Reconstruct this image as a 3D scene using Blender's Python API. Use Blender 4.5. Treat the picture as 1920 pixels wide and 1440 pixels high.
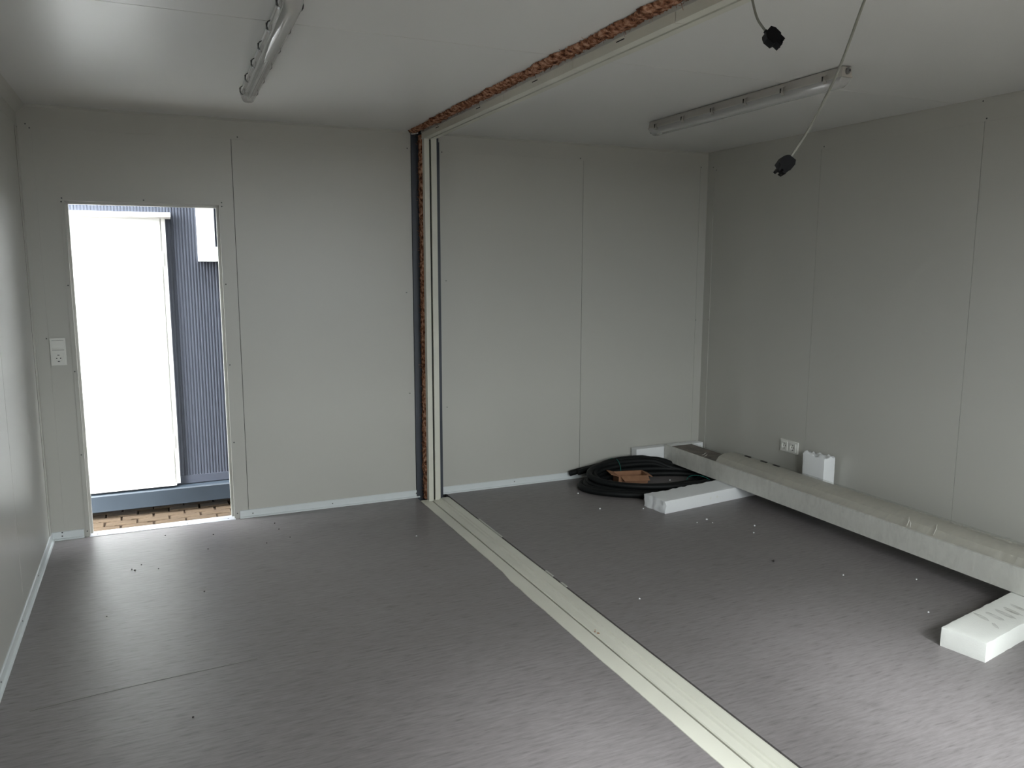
import bpy, bmesh, math, random
from math import sin, cos, pi, radians
from mathutils import Vector, Matrix, noise
random.seed(7)
S = bpy.context.scene
for o in list(bpy.data.objects): bpy.data.objects.remove(o)
COL = S.collection

# ------------------------------------------------------------------ camera
F_PX = 1504.872
cam = bpy.data.cameras.new('camera'); cam.sensor_width = 36.0; cam.lens = F_PX*36.0/1920.0
cam.clip_start = 0.02; cam.clip_end = 200
co = bpy.data.objects.new('camera', cam); COL.objects.link(co)
YAW, PITCH, ROLL = 0.4215, -0.1472, 0.0015
fw = Vector((sin(YAW)*cos(PITCH), cos(YAW)*cos(PITCH), sin(PITCH)))
rt = Vector((cos(YAW), -sin(YAW), 0)); up = rt.cross(fw)
rt, up = rt*cos(ROLL)+up*sin(ROLL), up*cos(ROLL)-rt*sin(ROLL)
m = Matrix((rt, up, -fw)).transposed().to_4x4(); m.translation = Vector((0.5957, -5.0885, 1.5612))
co.matrix_world = m
S.camera = co

# ------------------------------------------------------------------ world: plain overcast sky
W = bpy.data.worlds.new('overcast_sky'); S.world = W; W.use_nodes = True
bg = W.node_tree.nodes['Background']
bg.inputs['Color'].default_value = (0.93, 0.97, 1.0, 1); bg.inputs['Strength'].default_value = 9.0
# overcast luminance: zenith brighter than the horizon
_n = W.node_tree.nodes; _l = W.node_tree.links
_tc = _n.new('ShaderNodeTexCoord'); _sp = _n.new('ShaderNodeSeparateXYZ'); _mr = _n.new('ShaderNodeMapRange'); _vm = _n.new('ShaderNodeVectorMath')
_vm.operation = 'SCALE'; _vm.inputs[0].default_value = (0.93, 0.97, 1.0)
_mr.inputs['From Min'].default_value = 0.0; _mr.inputs['From Max'].default_value = 1.0; _mr.inputs['To Min'].default_value = 0.42; _mr.inputs['To Max'].default_value = 1.0
_l.new(_tc.outputs['Generated'], _sp.inputs[0]); _l.new(_sp.outputs['Z'], _mr.inputs['Value']); _l.new(_mr.outputs[0], _vm.inputs['Scale']); _l.new(_vm.outputs[0], bg.inputs['Color'])
S.view_settings.view_transform = 'Standard'; S.view_settings.look = 'None'
S.view_settings.gamma = 1.0; S.view_settings.use_curve_mapping = False
S.view_settings.exposure = 2.17

# the sun behind thin cloud: a weak, very soft beam through the windows behind the viewer
sl = bpy.data.lights.new('veiled_sun', 'SUN'); sl.energy = 1.6; sl.angle = radians(13); sl.color = (0.94, 0.97, 1.0)
so = bpy.data.objects.new('veiled_sun', sl); COL.objects.link(so); so.location = (0, -12, 9)
so.rotation_euler = Vector((-0.06, -cos(radians(37)), sin(radians(37)))).to_track_quat('Z', 'Y').to_euler()

# window layout of the wall behind the camera (daylight comes from there)
YF = -5.65
WINS = [(1.12, 2.06), (2.40, 3.34)]
WZ0, WZ1 = 0.88, 2.25
def portal(name, loc, rot, sx, sy):
    l = bpy.data.lights.new(name, 'AREA'); l.shape = 'RECTANGLE'; l.size = sx; l.size_y = sy
    l.energy = 1.0; l.cycles.is_portal = True
    o = bpy.data.objects.new(name, l); COL.objects.link(o); o.location = loc; o.rotation_euler = rot
for a, b in WINS:
    portal('window_daylight_portal', ((a+b)/2, YF-0.09, (WZ0+WZ1)/2), (pi/2, 0, 0), b-a, WZ1-WZ0)
portal('door_daylight_portal', (0.594, 0.085, 0.945), (-pi/2, 0, 0), 0.77, 1.89)

# ------------------------------------------------------------------ material helpers
def mat(name, col, rough=0.5, spec=0.5, metal=0.0, bump=None, var=None):
    """bump=(scale,strength,distance[,stretch]); var=(scale,amount[,stretch])"""
    M = bpy.data.materials.new(name); M.use_nodes = True
    nt = M.node_tree; N = nt.nodes; L = nt.links; P = N['Principled BSDF']
    P.inputs['Base Color'].default_value = (*col, 1); P.inputs['Roughness'].default_value = rough
    P.inputs['Specular IOR Level'].default_value = spec; P.inputs['Metallic'].default_value = metal
    tc = N.new('ShaderNodeTexCoord')
    def ns(scale, stretch=(1, 1, 1), detail=4):
        mp = N.new('ShaderNodeMapping'); mp.inputs['Scale'].default_value = stretch
        L.new(tc.outputs['Object'], mp.inputs['Vector'])
        n = N.new('ShaderNodeTexNoise'); n.inputs['Scale'].default_value = scale; n.inputs['Detail'].default_value = detail
        L.new(mp.outputs['Vector'], n.inputs['Vector']); return n
    if bump:
        n = ns(bump[0], bump[3] if len(bump) > 3 else (1, 1, 1), 3)
        b = N.new('ShaderNodeBump'); b.inputs['Strength'].default_value = bump[1]; b.inputs['Distance'].default_value = bump[2]
        L.new(n.outputs['Fac'], b.inputs['Height']); L.new(b.outputs['Normal'], P.inputs['Normal'])
    if var:
        n = ns(var[0], var[2] if len(var) > 2 else (1, 1, 1))
        r = N.new('ShaderNodeValToRGB'); a = var[1]
        r.color_ramp.elements[0].position = 0.3; r.color_ramp.elements[1].position = 0.7
        r.color_ramp.elements[0].color = (*[c*(1-a) for c in col], 1); r.color_ramp.elements[1].color = (*[min(1, c*(1+a)) for c in col], 1)
        L.new(n.outputs['Fac'], r.inputs['Fac']); L.new(r.outputs['Color'], P.inputs['Base Color'])
    return M

M = {}
M['wall'] = mat('cream_lacquered_steel', (0.47, 0.467, 0.43), 0.36, 0.5, bump=(260, 0.10, 0.0006), var=(1.3, 0.02))
M['wallL'] = mat('cream_lacquered_steel_smooth', (0.47, 0.467, 0.43), 0.36, 0.5, bump=(9, 0.04, 0.004))
M['trim'] = mat('cream_cover_trim', (0.47, 0.467, 0.43), 0.38, 0.45)
M['frame'] = mat('cream_door_trim', (0.47, 0.467, 0.43), 0.36, 0.5)
M['base'] = mat('white_plastic_baseboard', (0.66, 0.70, 0.71), 0.35, 0.5)
M['ceil'] = mat('white_ceiling_sheet', (0.68, 0.68, 0.66), 0.34, 0.45, bump=(240, 0.06, 0.0005))
M['core'] = mat('dark_panel_joint', (0.03, 0.03, 0.028), 0.8, 0.2)
M['navy'] = mat('anthracite_painted_steel', (0.045, 0.052, 0.066), 0.42, 0.45, var=(5, 0.15))
M['navyout'] = mat('anthracite_ribbed_sheet', (0.070, 0.078, 0.100), 0.45, 0.4)
M['railpaint'] = mat('blue_grey_frame_paint', (0.030, 0.040, 0.051), 0.4, 0.45, var=(3, 0.12))
M['cream'] = mat('cream_joint_profile', (0.62, 0.612, 0.535), 0.4, 0.4, var=(4, 0.04))
M['alu'] = mat('brushed_aluminium_threshold', (0.52, 0.53, 0.56), 0.42, 0.4, metal=0.3, bump=(60, 0.1, 0.0005, (1, 12, 1)), var=(8, 0.06))
M['screw'] = mat('grey_screw_head', (0.10, 0.10, 0.10), 0.45, 0.5, metal=0.3)
M['white'] = mat('white_painted_steel', (0.82, 0.83, 0.81), 0.4, 0.4)
M['whitepl'] = mat('white_plastic', (0.72, 0.72, 0.68), 0.3, 0.5)
M['black'] = mat('black_plastic', (0.003, 0.003, 0.004), 0.5, 0.12)
M['hole'] = mat('dark_hole', (0.01, 0.01, 0.01), 0.7, 0.2)
M['cable'] = mat('grey_cable_sheath', (0.19, 0.19, 0.165), 0.5, 0.3)
M['hose'] = mat('black_rubber_hose', (0.005, 0.006, 0.0065), 0.55, 0.22)
M['twine'] = mat('green_twine', (0.02, 0.16, 0.13), 0.7, 0.2)
M['card'] = mat('brown_cardboard', (0.30, 0.16, 0.095), 0.8, 0.15, var=(30, 0.08), bump=(80, 0.1, 0.001))
M['tubew'] = mat('fluorescent_tube_glass', (0.8, 0.8, 0.78), 0.15, 0.5)
M['lamphouse'] = mat('grey_lamp_housing', (0.42, 0.40, 0.37), 0.4, 0.4)
M['lampplate'] = mat('white_lamp_reflector', (0.62, 0.62, 0.60), 0.35, 0.5)
M['clip'] = mat('dark_steel_clip', (0.02, 0.018, 0.018), 0.45, 0.3)
M['cliplight'] = mat('grey_plastic_clip', (0.33, 0.31, 0.28), 0.4, 0.4)
M['gland'] = mat('grey_rubber_gland', (0.20, 0.20, 0.20), 0.5, 0.3)
M['galv'] = mat('galvanised_channel', (0.62, 0.62, 0.59), 0.38, 0.5, metal=0.1, var=(3, 0.03, (1, 0.25, 2)))
M['channelin'] = mat('brown_protective_paper', (0.13, 0.105, 0.09), 0.6, 0.3, var=(14, 0.5))
M['profile'] = mat('beige_wrapped_profile', (0.40, 0.385, 0.34), 0.42, 0.45, var=(7, 0.08, (1, 0.3, 1)))
M['debris'] = mat('dark_dirt', (0.05, 0.045, 0.045), 0.9, 0.1)
M['glassdark'] = mat('dark_window_glass', (0.05, 0.06, 0.08), 0.05, 0.6)
M['stain'] = mat('rust_stain', (0.38, 0.20, 0.11), 0.7, 0.2)

def eps_mat():
    Mt = mat('white_expanded_foam', (0.80, 0.815, 0.83), 0.75, 0.2)
    nt = Mt.node_tree; N = nt.nodes; L = nt.links; P = N['Principled BSDF']
    tc = N.new('ShaderNodeTexCoord'); v = N.new('ShaderNodeTexVoronoi'); v.inputs['Scale'].default_value = 190
    L.new(tc.outputs['Object'], v.inputs['Vector'])
    b = N.new('ShaderNodeBump'); b.inputs['Strength'].default_value = 0.35; b.inputs['Distance'].default_value = 0.002; b.invert = True
    L.new(v.outputs['Distance'], b.inputs['Height']); L.new(b.outputs['Normal'], P.inputs['Normal'])
    return Mt
M['eps'] = eps_mat()
M['epsold'] = eps_mat(); M['epsold'].name = 'yellowed_foam'
M['epsold'].node_tree.nodes['Principled BSDF'].inputs['Base Color'].default_value = (0.76, 0.768, 0.735, 1)


def floor_mat():
    Mt = bpy.data.materials.new('grey_streaked_vinyl'); Mt.use_nodes = True
    nt = Mt.node_tree; N = nt.nodes; L = nt.links; P = N['Principled BSDF']
    tc = N.new('ShaderNodeTexCoord')
    def n(scale, stretch, detail, dist=0.0):
        mp = N.new('ShaderNodeMapping'); mp.inputs['Scale'].default_value = stretch
        mp.inputs['Rotation'].default_value = (0, 0, radians(-3))
        L.new(tc.outputs['Object'], mp.inputs['Vector'])
        t = N.new('ShaderNodeTexNoise'); t.inputs['Scale'].default_value = scale; t.inputs['Detail'].default_value = detail
        t.inputs['Distortion'].default_value = dist
        L.new(mp.outputs['Vector'], t.inputs['Vector']); return t
    a = n(1.0, (11, 85, 1), 5, 0.25); b = n(1.0, (26, 200, 1), 3, 0.2); c = n(1.0, (2.2, 6, 1), 2)
    r = N.new('ShaderNodeValToRGB'); e = r.color_ramp.elements
    e[0].position = 0.27; e[0].color = (0.106, 0.094, 0.095, 1)
    e[1].position = 0.66; e[1].color = (0.238, 0.220, 0.222, 1)
    k = e.new(0.43); k.color = (0.186, 0.171, 0.173, 1)
    mx = N.new('ShaderNodeMath'); mx.operation = 'MULTIPLY_ADD'; mx.inputs[1].default_value = 0.35
    L.new(b.outputs['Fac'], mx.inputs[0])
    sc = N.new('ShaderNodeMath'); sc.operation = 'MULTIPLY'; sc.inputs[1].default_value = 0.65
    L.new(a.outputs['Fac'], sc.inputs[0]); L.new(sc.outputs[0], mx.inputs[2])
    L.new(mx.outputs[0], r.inputs['Fac'])
    mm = N.new('ShaderNodeMix'); mm.data_type = 'RGBA'; mm.blend_type = 'MULTIPLY'; mm.inputs['Factor'].default_value = 0.25
    L.new(r.outputs['Color'], mm.inputs[6])
    r2 = N.new('ShaderNodeValToRGB'); r2.color_ramp.elements[0].position = .35; r2.color_ramp.elements[1].position = .65
    r2.color_ramp.elements[0].color = (.8, .78, .78, 1); r2.color_ramp.elements[1].color = (1, 1, 1, 1)
    L.new(c.outputs['Fac'], r2.inputs['Fac']); L.new(r2.outputs['Color'], mm.inputs[7])
    L.new(mm.outputs[2], P.inputs['Base Color'])
    P.inputs['Roughness'].default_value = 0.42; P.inputs['Specular IOR Level'].default_value = 0.5
    g = n(1.0, (300, 300, 300), 2)
    bp = N.new('ShaderNodeBump'); bp.inputs['Strength'].default_value = 0.12; bp.inputs['Distance'].default_value = 0.0006
    L.new(g.outputs['Fac'], bp.inputs['Height']); L.new(bp.outputs['Normal'], P.inputs['Normal'])
    return Mt
M['floor'] = floor_mat()

def wool_mat():
    Mt = mat('rust_brown_mineral_wool', (0.26, 0.10, 0.05), 0.95, 0.1, bump=(90, 1.0, 0.01))
    nt = Mt.node_tree; N = nt.nodes; L = nt.links; P = N['Principled BSDF']
    tc = N.new('ShaderNodeTexCoord'); n = N.new('ShaderNodeTexNoise'); n.inputs['Scale'].default_value = 45; n.inputs['Detail'].default_value = 6
    L.new(tc.outputs['Object'], n.inputs['Vector'])
    r = N.new('ShaderNodeValToRGB'); e = r.color_ramp.elements
    e[0].position = .36; e[0].color = (0.07, 0.025, 0.013, 1); e[1].position = .66; e[1].color = (0.58, 0.35, 0.24, 1)
    k = e.new(.5); k.color = (0.30, 0.135, 0.075, 1)
    L.new(n.outputs['Fac'], r.inputs['Fac']); L.new(r.outputs['Color'], P.inputs['Base Color'])
    return Mt
M['wool'] = wool_mat()

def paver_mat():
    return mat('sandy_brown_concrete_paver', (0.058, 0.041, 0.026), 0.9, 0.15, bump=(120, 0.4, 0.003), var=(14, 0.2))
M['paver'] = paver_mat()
M['ground'] = mat('dirt_between_pavers', (0.02, 0.013, 0.008), 0.95, 0.1, bump=(60, 0.6, 0.01), var=(30, 0.4))
M['yard'] = mat('paved_yard', (0.10, 0.082, 0.065), 0.9, 0.15, var=(6, 0.15))

def film_mat(name, base, lo, hi, col=(0.75, 0.74, 0.70), stretch=(1, 1, 1), rough=0.14, scale=14):
    Mt = bpy.data.materials.new(name); Mt.use_nodes = True
    nt = Mt.node_tree; N = nt.nodes; L = nt.links; P = N['Principled BSDF']; out = N['Material Output']
    P.inputs['Base Color'].default_value = (*col, 1); P.inputs['Roughness'].default_value = rough; P.inputs['Specular IOR Level'].default_value = 0.6
    t = N.new('ShaderNodeBsdfTransparent'); t.inputs['Color'].default_value = (*base, 1)
    mx = N.new('ShaderNodeMixShader'); tc = N.new('ShaderNodeTexCoord'); mp = N.new('ShaderNodeMapping'); mp.inputs['Scale'].default_value = stretch
    n = N.new('ShaderNodeTexNoise'); n.inputs['Scale'].default_value = scale; n.inputs['Detail'].default_value = 5; n.inputs['Distortion'].default_value = 0.8
    L.new(tc.outputs['Object'], mp.inputs['Vector']); L.new(mp.outputs['Vector'], n.inputs['Vector'])
    r = N.new('ShaderNodeMapRange'); r.inputs['From Min'].default_value = .42; r.inputs['From Max'].default_value = .72
    r.inputs['To Min'].default_value = lo; r.inputs['To Max'].default_value = hi
    L.new(n.outputs['Fac'], r.inputs['Value']); L.new(r.outputs['Result'], mx.inputs['Fac'])
    L.new(t.outputs[0], mx.inputs[1]); L.new(P.outputs[0], mx.inputs[2]); L.new(mx.outputs[0], out.inputs['Surface'])
    b = N.new('ShaderNodeBump'); b.inputs['Strength'].default_value = 0.5; b.inputs['Distance'].default_value = 0.01
    L.new(n.outputs['Fac'], b.inputs['Height']); L.new(b.outputs['Normal'], P.inputs['Normal'])
    return Mt
M['film'] = film_mat('clear_plastic_film', (0.97, 0.97, 0.96), 0.04, 0.20, stretch=(1, 2.2, 1))
M['smudge'] = film_mat('brown_smudge', (1, 1, 1), 0.0, 0.75, col=(0.30, 0.27, 0.22), rough=0.8, scale=16)
for _n2 in M['smudge'].node_tree.nodes:
    if _n2.type == 'TEX_NOISE': _n2.inputs['Detail'].default_value = 2; _n2.inputs['Distortion'].default_value = 0
    if _n2.type == 'MAP_RANGE': _n2.inputs['From Min'].default_value = 0.25; _n2.inputs['From Max'].default_value = 0.75; _n2.inputs['To Min'].default_value = 0.05; _n2.inputs['To Max'].default_value = 0.34
M['diff'] = film_mat('clear_lamp_diffuser', (0.93, 0.93, 0.92), 0.45, 0.47, col=(0.60, 0.60, 0.60), rough=0.07, scale=1.5)
for _n2 in M['diff'].node_tree.nodes:
    if _n2.type == 'BUMP': _n2.inputs['Strength'].default_value = 0.02
M['pane'] = film_mat('clear_window_glass', (0.98, 0.99, 0.98), 0.05, 0.05, col=(0.9, 0.9, 0.9), rough=0.02, scale=1)

# ------------------------------------------------------------------ mesh helpers
class MB:
    def __init__(s): s.v = []; s.f = []
    def add(s, vs, fs):
        o = len(s.v); s.v += [tuple(v) for v in vs]; s.f += [tuple(i+o for i in f) for f in fs]; return s
    def box(s, x0, x1, y0, y1, z0, z1):
        return s.add([(x0,y0,z0),(x1,y0,z0),(x1,y1,z0),(x0,y1,z0),(x0,y0,z1),(x1,y0,z1),(x1,y1,z1),(x0,y1,z1)],
                     [(3,2,1,0),(4,5,6,7),(0,1,5,4),(1,2,6,5),(2,3,7,6),(3,0,4,7)])
    def prism(s, prof, axis, a, b):
        """extrude a closed 2-D profile along axis; profile coords are the other two axes in xyz order"""
        def P(p, t):
            q = list(p); q.insert(axis, t); return tuple(q)
        n = len(prof)
        vs = [P(p, a) for p in prof]+[P(p, b) for p in prof]
        fs = [tuple(range(n))[::-1], tuple(range(n, 2*n))]+[(i, (i+1) % n, n+(i+1) % n, n+i) for i in range(n)]
        return s.add(vs, fs)
    def tube(s, pts, r, n=10, cap=True):
        pts = [Vector(p) for p in pts]; rings = []; ref = None
        rr = r if isinstance(r, (list, tuple)) else [r]*len(pts)
        for i, p in enumerate(pts):
            t = (pts[min(i+1, len(pts)-1)]-pts[max(i-1, 0)]).normalized()
            if ref is None: ref = t.orthogonal().normalized()
            ref = (ref-t*ref.dot(t)).normalized(); b = t.cross(ref)
            rings.append([p+(ref*cos(2*pi*k/n)+b*sin(2*pi*k/n))*rr[i] for k in range(n)])
        vs = [v for ring in rings for v in ring]; fs = []
        for i in range(len(pts)-1):
            for k in range(n):
                k2 = (k+1) % n; fs.append((i*n+k, i*n+k2, (i+1)*n+k2, (i+1)*n+k))
        if cap: fs += [tuple(range(n))[::-1], tuple(range((len(pts)-1)*n, len(pts)*n))]
        return s.add(vs, fs)
    def disc(s, c, axis, r, h, n=10, r2=None):
        d = Vector((0, 0, 0)); d[axis] = 1
        c = Vector(c); return s.tube([c, c+d*h], [r, r2 or r], n)
    def build(s, name, m, parent=None, smooth=False, bevel=0.0, auto=None):
        me = bpy.data.meshes.new(name); me.from_pydata(s.v, [], s.f)
        bm = bmesh.new(); bm.from_mesh(me); bmesh.ops.recalc_face_normals(bm, faces=bm.faces)
        if bevel: bmesh.ops.bevel(bm, geom=list(bm.edges), offset=bevel, segments=2, affect='EDGES', profile=0.6)
        bm.to_mesh(me); bm.free()
        for p in me.polygons: p.use_smooth = smooth
        me.materials.append(M[m] if isinstance(m, str) else m)
        if smooth and auto: me.set_sharp_from_angle(angle=radians(auto))
        o = bpy.data.objects.new(name, me); COL.objects.link(o)
        if parent: o.parent = parent; o.matrix_parent_inverse = parent.matrix_world.inverted()
        return o
def empty(name, loc=(0, 0, 0), rz=0.0):
    o = bpy.data.objects.new(name, None); COL.objects.link(o); o.location = loc; o.rotation_euler = (0, 0, rz)
    o.empty_display_size = 0.05
    o.matrix_world = Matrix.Translation(loc) @ Matrix.Rotation(rz, 4, 'Z'); return o
def tag(o, label, cat=None, group=None, kind=None):
    o['label'] = label
    if cat: o['category'] = cat
    if group: o['group'] = group
    if kind: o['kind'] = kind
    return o
def link_copy(src, name, parent, loc, rot=(0, 0, 0), scale=(1, 1, 1)):
    c = src.copy(); c.name = name; COL.objects.link(c); c.parent = parent
    c.matrix_parent_inverse = Matrix(); c.location = loc; c.rotation_euler = rot; c.scale = scale; return c

H = 2.40; WX = 4.50; T = 0.012
SCREW = None
def screws(parent, plane, pts, off=-0.003):
    """plane 'y' (back wall, faces -y), 'x' (+1 left wall, -1 right wall handled by off sign), 'z' floor"""
    global SCREW
    for p in pts:
        mb = MB()
        if plane == 'y': mb.disc((0, 0, 0), 1, 0.0042, -0.002, 8, 0.003); loc = (p[0], off, p[1])
        elif plane == 'xr': mb.disc((0, 0, 0), 0, 0.0042, -0.002, 8, 0.003); loc = (WX+off, p[0], p[1])
        elif plane == 'xl': mb.disc((0, 0, 0), 0, 0.0042, 0.002, 8, 0.003); loc = (-off, p[0], p[1])
        else: mb.disc((0, 0, 0), 2, 0.0042, 0.002, 8, 0.003); loc = (p[0], p[1], -off)
        key = 'screw_'+plane
        if key not in bpy.data.meshes:
            o = mb.build('screw_head', 'screw', parent); o.data.name = key; o.location = loc
        else:
            o = bpy.data.objects.new('screw_head', bpy.data.meshes[key]); COL.objects.link(o); o.parent = parent; o.location = loc

# ------------------------------------------------------------------ structure: floor
floor = empty('floor'); floor['kind'] = 'structure'; floor['label'] = 'grey streaked vinyl floor of both room halves'
MB().box(-0.05, 2.165, YF, 0.0, -0.05, 0.0).build('vinyl_sheet', 'floor', floor)
MB().box(2.377, WX+0.05, YF, 0.0, -0.05, 0.0).build('vinyl_sheet', 'floor', floor)
MB().box(-0.08, WX+0.08, YF-0.08, 0.08, -0.12, -0.05).build('floor_deck', 'core', floor)
MB().tube([(0.12, -1.99, 0.0), (0.35, -1.96, 0.0), (0.55, -1.942, 0.0), (0.9, -1.92, 0.0)], 0.0014, 6).build('vinyl_weld_seam', mat('dull_weld_seam', (0.14, 0.135, 0.125), 0.6, 0.3), floor)

# ------------------------------------------------------------------ ceiling
ceil = empty('ceiling', (0, 0, H)); ceil['kind'] = 'structure'; ceil['label'] = 'white sheet metal ceiling panels'
for x0, x1 in ((0.0, 2.142), (2.297, WX)):
    for y0, y1 in ((YF, -4.102), (-4.098, -2.0525), (-2.0485, 0.0)):
        MB().box(x0, x1, y0, y1, H, H+0.012).build('ceiling_panel', 'ceil', ceil)
MB().box(-0.08, WX+0.08, YF-0.08, 0.08, H+0.012, H+2.75).build('roof_and_alley_blocker', 'core', ceil)  # roof slab; extra height added to shade the alley outside the door

# ------------------------------------------------------------------ back wall
DX0, DX1, DZ = 0.208, 0.980, 1.892
wb = empty('wall_back'); wb['kind'] = 'structure'; wb['label'] = 'cream steel panel wall at the far end with the doorway'
OX0, OX1, OZ = 0.193, 0.997, 1.909
MB().box(-0.08, OX0, T, 0.068, -0.06, H+0.1).box(OX1, WX+0.08, T, 0.068, -0.06, H+0.1).box(OX0, OX1, T, 0.068, OZ, H+0.1)\
    .box(OX0, OX1, T, 0.068, -0.06, -0.03).build('wall_core', 'core', wb)
MB().prism([(0, 0), (OX0, 0), (OX0, OZ), (OX1, OZ), (OX1, 0), (1.0756, 0), (1.0756, H), (0, H)], 1, 0, T).build('wall_panel', 'wall', wb)
for a, b in ((1.0784, 2.165), (2.353, 3.4237), (3.4263, WX)):
    MB().box(a, b, 0, T, 0, H).build('wall_panel', 'wall', wb)
for a, b in ((0, 2.165), (2.353, WX)):
    MB().box(a, b, -0.0022, 0, 2.285, H).build('cover_trim', 'trim', wb)
    MB().prism([(-0.0022, 2.388), (-0.0022, H), (-0.016, H)], 0, a, b).build('corner_cove', 'trim', wb)
MB().box(0, 0.068, -0.0035, 0, 0.0, 2.285).build('corner_trim', 'trim', wb)
MB().box(4.428, WX, -0.0035, 0, 0.0, 2.30).build('corner_trim', 'trim', wb)
MB().box(2.353, 2.357, -0.004, 0.0, 0.0, 2.34).build('panel_edge_return', 'trim', wb)
screws(wb, 'y', [(1.114, 2.299), (2.142, 2.295), (2.375, 2.285), (3.399, 2.30), (4.432, 2.29), (0.042, 2.299), (0.06, 2.279), (4.432, 1.143), (0.058, 1.155)], -0.003)
# small dents with a dark fixing in the middle
for x, z in ((2.121, 1.384), (2.131, 0.718), (2.394, 1.458), (2.392, 0.605)):
    MB().disc((x, 0.0, z), 1, 0.0055, -0.0025, 10, 0.003).build('rivet', 'trim', wb)
    MB().disc((x+0.002, -0.0015, z-0.001), 1, 0.0032, -0.0018, 8).build('rivet_pin', 'screw', wb)

# ------------------------------------------------------------------ left wall
wl = empty('wall_left'); wl['kind'] = 'structure'; wl['label'] = 'glossy cream steel panel wall on the left'
MB().box(-0.08, -T, YF-0.08, 0.08, -0.06, H+0.1).build('wall_core', 'core', wl)
for a, b in ((-1.0985, 0.0), (-2.1985, -1.1015), (-3.2985, -2.2015), (-4.3985, -3.3015), (YF, -4.4015)):
    MB().box(-T, 0, a, b, 0, H).build('wall_panel', 'wallL', wl)
MB().box(0, 0.0022, YF, 0, 2.285, H).build('cover_trim', 'trim', wl)
MB().prism([(0.0022, 2.355), (0.0022, H), (0.045, H)], 1, YF, 0).build('corner_cove', 'trim', wl)
MB().box(0, 0.0035, -0.075, 0, 0, 2.285).build('corner_trim', 'trim', wl)
MB().box(0, 0.0006, -0.0785, -0.075, 0.02, 2.28).build('trim_shadow_gap', 'core', wl)
screws(wl, 'xl', [(-0.02, 2.28), (-0.9, 2.30)], -0.003)

# ------------------------------------------------------------------ right wall
wr = empty('wall_right', (WX, 0, 0)); wr['kind'] = 'structure'; wr['label'] = 'cream steel panel wall on the right'
MB().box(WX+T, WX+0.08, YF-0.08, 0.08, -0.06, H+0.1).build('wall_core', 'core', wr)
for a, b in ((-1.1308, 0.0), (-2.2218, -1.1332), (-3.3138, -2.2242), (-4.4048, -3.3162), (YF, -4.4072)):
    MB().box(WX, WX+T, a, b, 0, H).build('wall_panel', 'wall', wr)
MB().box(WX-0.0022, WX, YF, 0, 2.283, H-0.003).build('cover_trim', 'trim', wr)
MB().box(WX-0.0035, WX, -0.082, 0, 0, 2.283).build('corner_trim', 'trim', wr)
screws(wr, 'xr', [(-1.155, 2.297), (-2.234, 2.296), (-2.207, 2.385), (-0.064, 2.286), (-0.103, 2.262), (-0.072, 1.146)], -0.003)
for o in [c for c in wr.children if c.name.startswith('screw')]:
    o.location.x -= 0.0; o.matrix_parent_inverse = wr.matrix_world.inverted()

# ------------------------------------------------------------------ front wall with two windows (behind the camera)
wf = empty('wall_front', (0, YF, 0)); wf['kind'] = 'structure'; wf['label'] = 'cream panel wall with two windows behind the viewer'
edges = [-0.08]+[e for w in WINS for e in w]+[WX+0.08]
mb = MB()
for i in range(0, len(edges), 2): mb.box(edges[i], edges[i+1], YF-0.08, YF, -0.06, H+0.1)
for a, b in WINS: mb.box(a, b, YF-0.08, YF, -0.06, WZ0).box(a, b, YF-0.08, YF, WZ1, H+0.1)
mb.build('wall_panel', 'wall', wf)
for k, (a, b) in enumerate(WINS):
    w = empty('window_%d' % (k+1), ((a+b)/2, YF, WZ0)); w['kind'] = 'structure'
    w['label'] = 'white framed window behind the viewer'
    e = 0.055
    MB().box(a, a+e, YF-0.07, YF-0.01, WZ0, WZ1).box(b-e, b, YF-0.07, YF-0.01, WZ0, WZ1)\
        .box(a+e, b-e, YF-0.07, YF-0.01, WZ0, WZ0+e).box(a+e, b-e, YF-0.07, YF-0.01, WZ1-e, WZ1).build('window_frame', 'white', w)
    MB().box(a+e, b-e, YF-0.042, YF-0.038, WZ0+e, WZ1-e).build('pane', 'pane', w)
    MB().box(a-0.03, b+0.03, YF-0.01, YF+0.05, WZ0-0.025, WZ0).build('window_sill', 'white', w)

# ------------------------------------------------------------------ baseboards
def baseboard(name, label): 
    o = empty(name); o['kind'] = 'structure'; o['label'] = label; return o
prof_b = [(0, 0.0), (-0.017, 0.0), (-0.017, 0.004), (-0.0135, 0.008), (-0.0065, 0.0095), (-0.0065, 0.046), (-0.003, 0.049), (0, 0.049)]
bb = baseboard('baseboard_back', 'white strip along the foot of the far wall')
for a, b in ((0.0, 0.166), (1.024, 2.188), (2.354, WX)):
    MB().prism(prof_b, 0, a, b).build('skirting_strip', 'base', bb)
screws(bb, 'y', [(0.056, 0.049-0.006), (0.055, 0.022), (1.101, 0.024), (1.597, 0.026), (2.164, 0.028), (2.895, 0.029), (3.6, .028)], -0.0068)
bl = baseboard('baseboard_left', 'white strip along the foot of the left wall')
MB().prism([(-y, z) for y, z in prof_b], 1, YF, 0.0).build('skirting_strip', 'base', bl)
screws(bl, 'xl', [(-0.653, 0.030), (-1.215, 0.030), (-1.78, 0.030), (-2.35, .03)], -0.0068)
br = baseboard('baseboard_right', 'white strip along the foot of the right wall')
MB().prism([(WX+y, z) for y, z in prof_b], 1, YF, 0.0).build('skirting_strip', 'base', br)

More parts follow.
